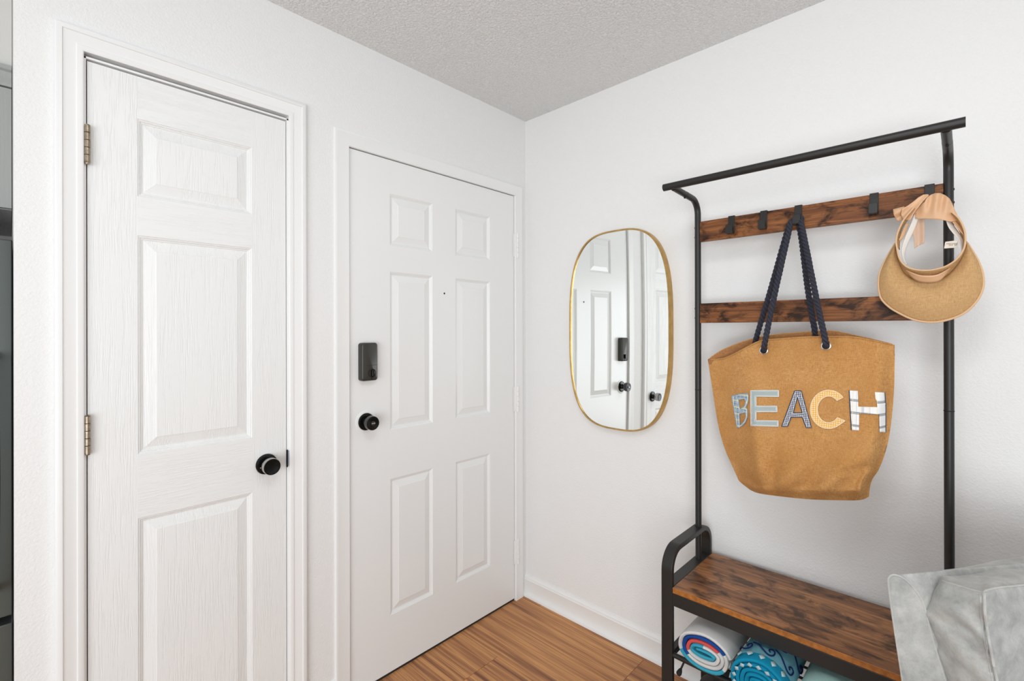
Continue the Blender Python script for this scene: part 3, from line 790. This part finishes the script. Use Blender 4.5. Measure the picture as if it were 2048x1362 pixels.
strip([(1812, 540), (1835, 549), (1852, 551), (1875, 549), (1900, 536)], [(1812, 541), (1830, 560), (1853, 565.5), (1880, 561), (1901, 537)], lambda s: -.200-.008*math.sin(pi*s), lambda s: -.186-.010*math.sin(pi*s), 'front_ribbon', 'satin', vis)
def fold_sheet(name, mat, loops, yf, parent, step=3.0, thick=.0012):
    V, F = tri_sheet(loops, step); b = MB(); b.add([at(x, y, y=yf(x, y)) for x, y in V], F, 0, True)
    return b.build(name, mat, parent, solid=thick)
C2 = lambda L: [(1780+x/10.475, 370+y/10.475) for x, y in L]
fold_sheet('bow_loop', 'satin', [C2([(520, 560), (600, 450), (720, 360), (780, 260), (860, 200), (950, 170), (1060, 172), (1160, 215), (1250, 290), (1300, 380), (1345, 490), (1400, 610), (1450, 720), (1400, 765), (1250, 770), (1100, 735), (900, 715), (720, 705), (530, 700)])],
   lambda x, y: -.186-.010*math.sin((x-1830)/86*pi)-.004*math.sin((x-1870)*.28+(y-386)*.05)*sst((440-y)/40), vis)
fold_sheet('bow_loop', 'satin', [C2([(800, 195), (700, 200), (600, 255), (500, 340), (380, 430), (250, 500), (230, 620), (270, 720), (420, 742), (530, 545), (620, 430), (700, 330), (815, 215)])],
   lambda x, y: -.196-.006*math.sin((x+y)*.12), vis)
fold_sheet('bow_loop', 'satin', [C2([(300, 450), (65, 508), (75, 600), (108, 690), (170, 762), (280, 715), (300, 600)])],
   lambda x, y: -.184-.006*math.sin((x+2*y)*.11), vis)
fold_sheet('bow_knot', 'binding', [C2([(740, 235), (640, 330), (540, 460), (555, 505), (640, 430), (730, 330), (775, 260)])], lambda x, y: -.180, vis)
fold_sheet('bow_tail', 'sheer', [C2([(480, 730), (725, 715), (725, 1000), (722, 1220), (620, 1262), (512, 1335), (502, 1080), (430, 1000)])],
   lambda x, y: -.176-.003*math.sin(x*.3), vis)
tg = fold_sheet('care_tag', 'tag', [C2([(1160, 1190), (1330, 1168), (1430, 1170), (1415, 1310), (1250, 1322), (1130, 1330)])], lambda x, y: -.182, vis)
b = MB()
for xx in (1190, 1215, 1240, 1270, 1300, 1330, 1355, 1380, 1400):
    h = random.choice((30, 45, 60)); q = C2([(xx, 1215), (xx+9, 1215), (xx+7, 1215+h), (xx-2, 1215+h)])
    b.add([at(u, v, y=-.1834) for u, v in q], [(0, 1, 2, 3)])
b.build('tag_print', 'ink', tg)

# ------------------------------------------------------------------ rolled towels
def ellp(cx, cz, rx, rz, a): return (cx+rx*math.cos(a), cz+rz*math.sin(a))
def towel(name, cx, rx, rz, zb, y0, y1, layers, outer, label, tilt=0.0, core='t_teal', rim=None, phase=0.0):
    """rolled towel lying along y: spiral cloth sheet; layers: list of (turn end, material)"""
    cz = zb+rz; T = empty(name, (cx, (y0+y1)/2, zb), label, 'towel', 'rolled towels under the seat')
    th_ = .0125; turns = (min(rx, rz)-.010)/th_; N = int(36*turns)
    mats = [outer]+[m for _, m in layers]; b = MB()
    def P(tu, off, y):
        k = 1-(tu*th_+off)/min(rx, rz); a = phase+2*pi*tu
        sag = .004*math.sin(3*a+y*20)+.003*math.sin(5*a)
        dd = tu*th_+off
        return (cx+max(rx-dd, .004)*math.cos(a)+(y-y0)*tilt+sag*.3, y, cz+(max(rz-dd, .002)+sag*.3*(k > .7))*math.sin(a))
    for i in range(N):
        a0, a1 = turns*i/N, turns*(i+1)/N
        mi = 0
        for q, (te, mm) in enumerate(layers):
            lo = layers[q-1][0] if q else 0
            if lo <= a0 < te: mi = q+1
        sets = []
        for aa in (a0, a1):
            bul = .003*math.sin(aa*9)
            sets.append([P(aa, 0, y1), P(aa, 0, y0+.036), P(aa, 0, y0+.006), P(aa, .0015, y0+.0015+bul*.3), P(aa, th_*.5, y0-.001+bul*.5), P(aa, th_*.86, y0+.003), P(aa, th_*.9, y0+.012), P(aa, th_*.9, y1)])
        b.add(sets[0]+sets[1], [(0, 1, 9, 8)], mi, True)
        b.add(sets[0]+sets[1], [(k, k+1, 9+k, 8+k) for k in range(1, 7)], rim if rim is not None else mi, True)
    b.build('rolled_cloth', mats, T)
    return T, cz
t1, cz1 = towel('rolled_towel', 1.069, .087, .064, .309, -.385, -.05, [(.18, 't_white'), (.50, 't_white'), (.62, 't_teal'), (.86, 't_teal'), (1.02, 't_white'), (1.55, 't_blue'), (1.72, 't_white'), (2.06, 't_white'), (2.5, 't_red'), (3.2, 't_white'), (9, 't_teal')], 't_white',
   'white rolled towel with blue, coral and turquoise edge, nearest the left leg', phase=.3)
t2, cz2 = towel('rolled_towel', 1.236, .080, .073, .309, -.428, -.10, [(1.0, 't_aqua'), (9, 't_cyan')], 't_aqua', rim=2, label='turquoise rolled towel with navy waves and white diamonds, second from the left', phase=.2)
t3, cz3 = towel('rolled_towel', 1.392, .078, .072, .309, -.395, -.05, [(.62, 't_mint'), (9, 't_white')], 't_mint',
   'pale mint and white rolled towel right of the wave-patterned one', phase=.1)
t4, cz4 = towel('rolled_towel', 1.535, .055, .060, .309, -.36, -.05, [(9, 't_pink')], 't_pink',
   'salmon rolled towel at the right end of the shelf beside the chair', phase=.1)
# navy strokes and white diamonds on the second towel
T2 = (1.236, .080, .073)
def ont2(a, y, off=.002): return (T2[0]+(T2[1]+off)*math.cos(a)+(.004*math.sin(3*a+y*20)+.003*math.sin(5*a))*.3, y, cz2+(T2[2]+off)*math.sin(a))
def stroke(pts, w=.0021):
    P = catmull([(p[0], p[1], 0) for p in pts], 6); b = MB()
    b.tube([ont2(p.x, p.y, .0012) for p in P], w, 5); return b
for (a0, yb_) in ((2.30, -.362), (2.0, -.305), (2.35, -.248), (2.05, -.19)):
    for k in range(3):
        a = a0-.72*k; y = yb_
        stroke([(a+.42, y+.016), (a+.22, y+.008), (a+.02, y-.010), (a-.16, y-.022), (a-.30, y-.016), (a-.32, y+.002), (a-.22, y+.008), (a-.14, y), (a-.19, y-.007)]).build('wave_line', 't_navy', t2)
for k in range(11):
    a = -.35+k*(pi+.6)/10
    b = MB(); b.add([ont2(a+.10, -.407, .0014), ont2(a, -.4200, .0012), ont2(a-.10, -.407, .0014), ont2(a, -.3935, .0014)], [(0, 1, 2, 3)]); b.build('diamond_mark', 't_pale', t2, solid=.0008)
    dr = .0185
    q = lambda da, r: (T2[0]+(T2[1]-dr+r)*math.cos(a+da), -.4312, cz2+(T2[2]-dr+r)*math.sin(a+da))
    b = MB(); b.add([q(.13, 0), q(0, .0062), q(-.13, 0), q(0, -.0062)], [(0, 1, 2, 3)]); b.build('diamond_mark', 't_pale', t2, solid=.0008)

# things lying beneath: thin rod with rubber tip and a black shoe-like bag
rod = empty('trekking_pole', (.985, -.36, .0), 'thin black pole with a round rubber tip lying low behind the front shelf tube', 'pole')
pa, pb = at(1376, 1307, y=-.30), at(1359.5, 1343, y=-.345)
MB().tube([pa+(pa-pb)*1.2, pa, pb], .0030, 10).build('pole_shaft', 'black', rod)
dd_ = (pb-pa).normalized()
MB().lathe(pb-dd_*.006, dd_, [(-.004, .0035), (.004, .0070), (.012, .0085), (.017, .0065), (.019, .003)], 16).build('rubber_tip', 'plug', rod)

# low black shoe bag on the floor under the shelf
sb = empty('shoe_bag', (1.12, -.22, 0), 'soft black bag lying on the floor under the towels', 'bag')
b = MB(); rs = []
for k in range(9):
    t = k/8; f_ = math.sin(pi*min(max(t, .04), .96))**.35; cx_ = .995+.28*t
    rs.append([(cx_, -.21+.115*f_*math.cos(a), .118+.117*f_*math.sin(a)*(1 if math.sin(a) > 0 else 1)) for a in [2*pi*j/20 for j in range(20)]])
b.rings(rs); b.build('bag_shell', 'gasket', sb)
MB().tube(catmull([(1.06, -.30, .19), (1.10, -.335, .215), (1.16, -.335, .215), (1.20, -.30, .19)], 8), .006, 8).build('bag_strap', 'black', sb)

# ------------------------------------------------------------------ grey armchair
A = math.radians(38); fa = Vector((math.cos(A), -math.sin(A), 0)); aa_ = Vector((math.sin(A), math.cos(A), 0))
def atd(u, v, D): return Vector((CX, CY, CZ))+(fwd+rgt*((u-1024)/FPX)-upv*((v-681+SHY)/FPX))*D
O = Vector((1.549, -.730, 0))
ch = empty('armchair', tuple(O+fa*.35+aa_*.27), 'light grey velvet armchair with piped seams in the lower right foreground', 'armchair')
def CL(f, a, z): return O+fa*f+aa_*a+Vector((0, 0, z))
WD = .60
# end panel outline of the leaning back frame, then swept along the width
ep = [(1812, 1430, .878), (1804, 1362, .879), (1790, 1270, .880), (1781, 1210, .880), (1775.5, 1166, .880), (1777, 1155, .880), (1784, 1150, .880), (1794, 1151, .879), (1808, 1158, .877), (1826, 1176, .874), (1846, 1208, .871), (1858, 1255, .868), (1874, 1310, .865), (1890, 1362, .862), (1908, 1430, .858)]
E3 = [atd(*q) for q in ep]
lo = [E3[-1]+fa*.05+Vector((0, 0, -.42)), E3[0]+fa*.03+Vector((0, 0, -.42))]
ringp = E3+lo
b = MB(); rs = []
cen = sum(ringp, Vector())/len(ringp)
for d, k in ((0, .975), (.0015, .99), (.006, 1), (WD*.5, 1), (WD-.006, 1), (WD, .98)): rs.append([cen+(q-cen)*k+aa_*d for q in ringp])
b.rings(rs, 0, True); b.build('back_frame', 'sofa', ch)
MB().tube(catmull([q+aa_*.001 for q in E3], 5), .0017, 8).build('back_piping', 'sofa_pipe', ch)
# back cushion: columns run from the left edge round the corner to the front face
colsC = [  # (back top u,v,D), (seam u,v,D), u at v=1225, 1270, 1362, 1500
 ((1884, 1144, .930), (1880, 1158, .890), 1848, 1862, 1886, 1915),
 ((1893, 1142, .945), (1888, 1163, .868), 1862, 1876, 1900, 1929),
 ((1915, 1139, .960), (1908, 1168.5, .848), 1896, 1906, 1926, 1955),
 ((1940, 1134, .970), (1936, 1177, .824), 1932, 1940, 1956, 1984),
 ((1957, 1130, .975), (1957, 1183, .808), 1959, 1964, 1982, 2008),
 ((1966, 1128, .978), (1965, 1184, .803), 1967, 1973, 1991, 2018),
 ((1980, 1125, .982), (1974, 1179, .806), 1976, 1982, 2000, 2027),
 ((2005, 1120, .990), (1998, 1174, .818), 2002, 2008, 2024, 2050),
 ((2050, 1114, 1.00), (2048, 1169, .842), 2052, 2058, 2072, 2096),
 ((2120, 1106, 1.03), (2120, 1158, .880), 2124, 2130, 2142, 2166),
 ((2230, 1098, 1.07), (2230, 1146, .945), 2234, 2240, 2252, 2276)]
Rw = [[] for _ in range(11)]
for k, (bk, sm_, u1, u2, u3, u4) in enumerate(colsC):
    D0 = sm_[2]; e = 1.0 if 1 < k else .5
    Rw[0].append(atd(bk[0]+14, bk[1]+60, bk[2]+.035)); Rw[1].append(atd(*bk))
    Rw[2].append(atd(lerp(bk[0], sm_[0], .55), lerp(bk[1], sm_[1], .50)-3, lerp(bk[2], D0, .55)-.004))
    Rw[3].append(atd(*sm_))
    Rw[4].append(atd(lerp(sm_[0], u1, .45 if k > 1 else .62), 1200 if k > 1 else 1192, D0-.012*e))
    Rw[5].append(atd(u1, 1228, D0-.020*e)); Rw[6].append(atd(lerp(u1, u2, .6), 1254+.05*max(0, sm_[0]-1960), D0-.016*e))
    Rw[7].append(atd(lerp(u2, u3, .15), 1284+.05*max(0, sm_[0]-1960), D0-.026*e)); Rw[8].append(atd(u3, 1362, D0-.030*e)); Rw[9].append(atd(u4, 1500, D0-.028*e)); Rw[10].append(atd(lerp(u4, u3, -1.0), 1690, D0-.030*e))
# resample smoothly, add shallow creases
Rs = [catmull(r, 6) for r in Rw]; nC = len(Rs[0]); colsS = [catmull([Rs[j][i] for j in range(11)], 6) for i in range(nC)]
nR = len(colsS[0]); b = MB(); R = [[colsS[i][j] for i in range(nC)] for j in range(nR)]
vd = fwd.copy()
for j in range(nR):
    for i in range(nC):
        q = R[j][i]; z = q.z; s_ = i/nC
        w = .0035*math.sin(z*95+s_*14)+.0025*math.sin(z*160-s_*31+2)
        w += .006*math.exp(-((z-.868+.10*(s_-.15))/.007)**2)*sst((s_-.12)/.15)
        w += .004*math.exp(-((z-.835+.05*s_)/.006)**2)*sst((s_-.46)/.1)
        if j > 20: R[j][i] = q+(q-Vector((CX, CY, CZ))).normalized()*w*1.3*sst((j-20)/6)
grid(b, R, 0)
# far side and underside so that the cushion is closed
grid(b, [[R[j][-1] for j in range(14, nR)], [R[j][-1]-fa*.10 for j in range(14, nR)]], 0)
grid(b, [R[-1], [q-fa*.06 for q in R[-1]]], 0)
cu = b.build('back_cushion', 'sofa', ch)
MB().tube([q-vd*.0012 for q in R[18][4:]], .0017, 8).build('cushion_piping', 'sofa_pipe', cu)
MB().tube([R[j][30]-vd*.0026 for j in range(18, nR)], .0021, 8).build('cushion_piping', 'sofa_pipe', cu)
MB().tube([R[j][1]-vd*.001 for j in range(14, nR)], .0017, 8).build('cushion_piping', 'sofa_pipe', cu)
MB().tube([R[j][25]-vd*.0004 for j in range(18, nR)], .0007, 6).build('stitch_line', 'sofa_pipe', cu)
def obox(b, f0, f1, a0, a1, z0, z1):
    v = [CL(f, a, z) for f in (f0, f1) for a in (a0, a1) for z in (z0, z1)]
    b.add(v, [(0, 1, 3, 2), (4, 6, 7, 5), (0, 4, 5, 1), (2, 3, 7, 6), (0, 2, 6, 4), (1, 5, 7, 3)])
b = MB(); obox(b, .16, .64, .03, WD-.03, .34, .46); b.build('seat_cushion', 'sofa', ch, bevel=.03, bseg=4)
b = MB(); obox(b, .06, .66, .0, WD, .14, .34); b.build('seat_base', 'sofa', ch, bevel=.02, bseg=4)
for a0, a1 in ((-.055, .015), (WD-.015, WD+.055)):
    b = MB(); obox(b, .17, .66, a0, a1, .14, .60); b.build('armrest', 'sofa', ch, bevel=.022, bseg=4)
for f in (.12, .62):
    for a in (.03, WD-.03):
        MB().lathe(CL(f, a, 0), (0, 0, 1), [(0, .012), (.14, .020), (.145, .020)], 14).build('leg', 'black', ch)
bpy.context.view_layer.update()
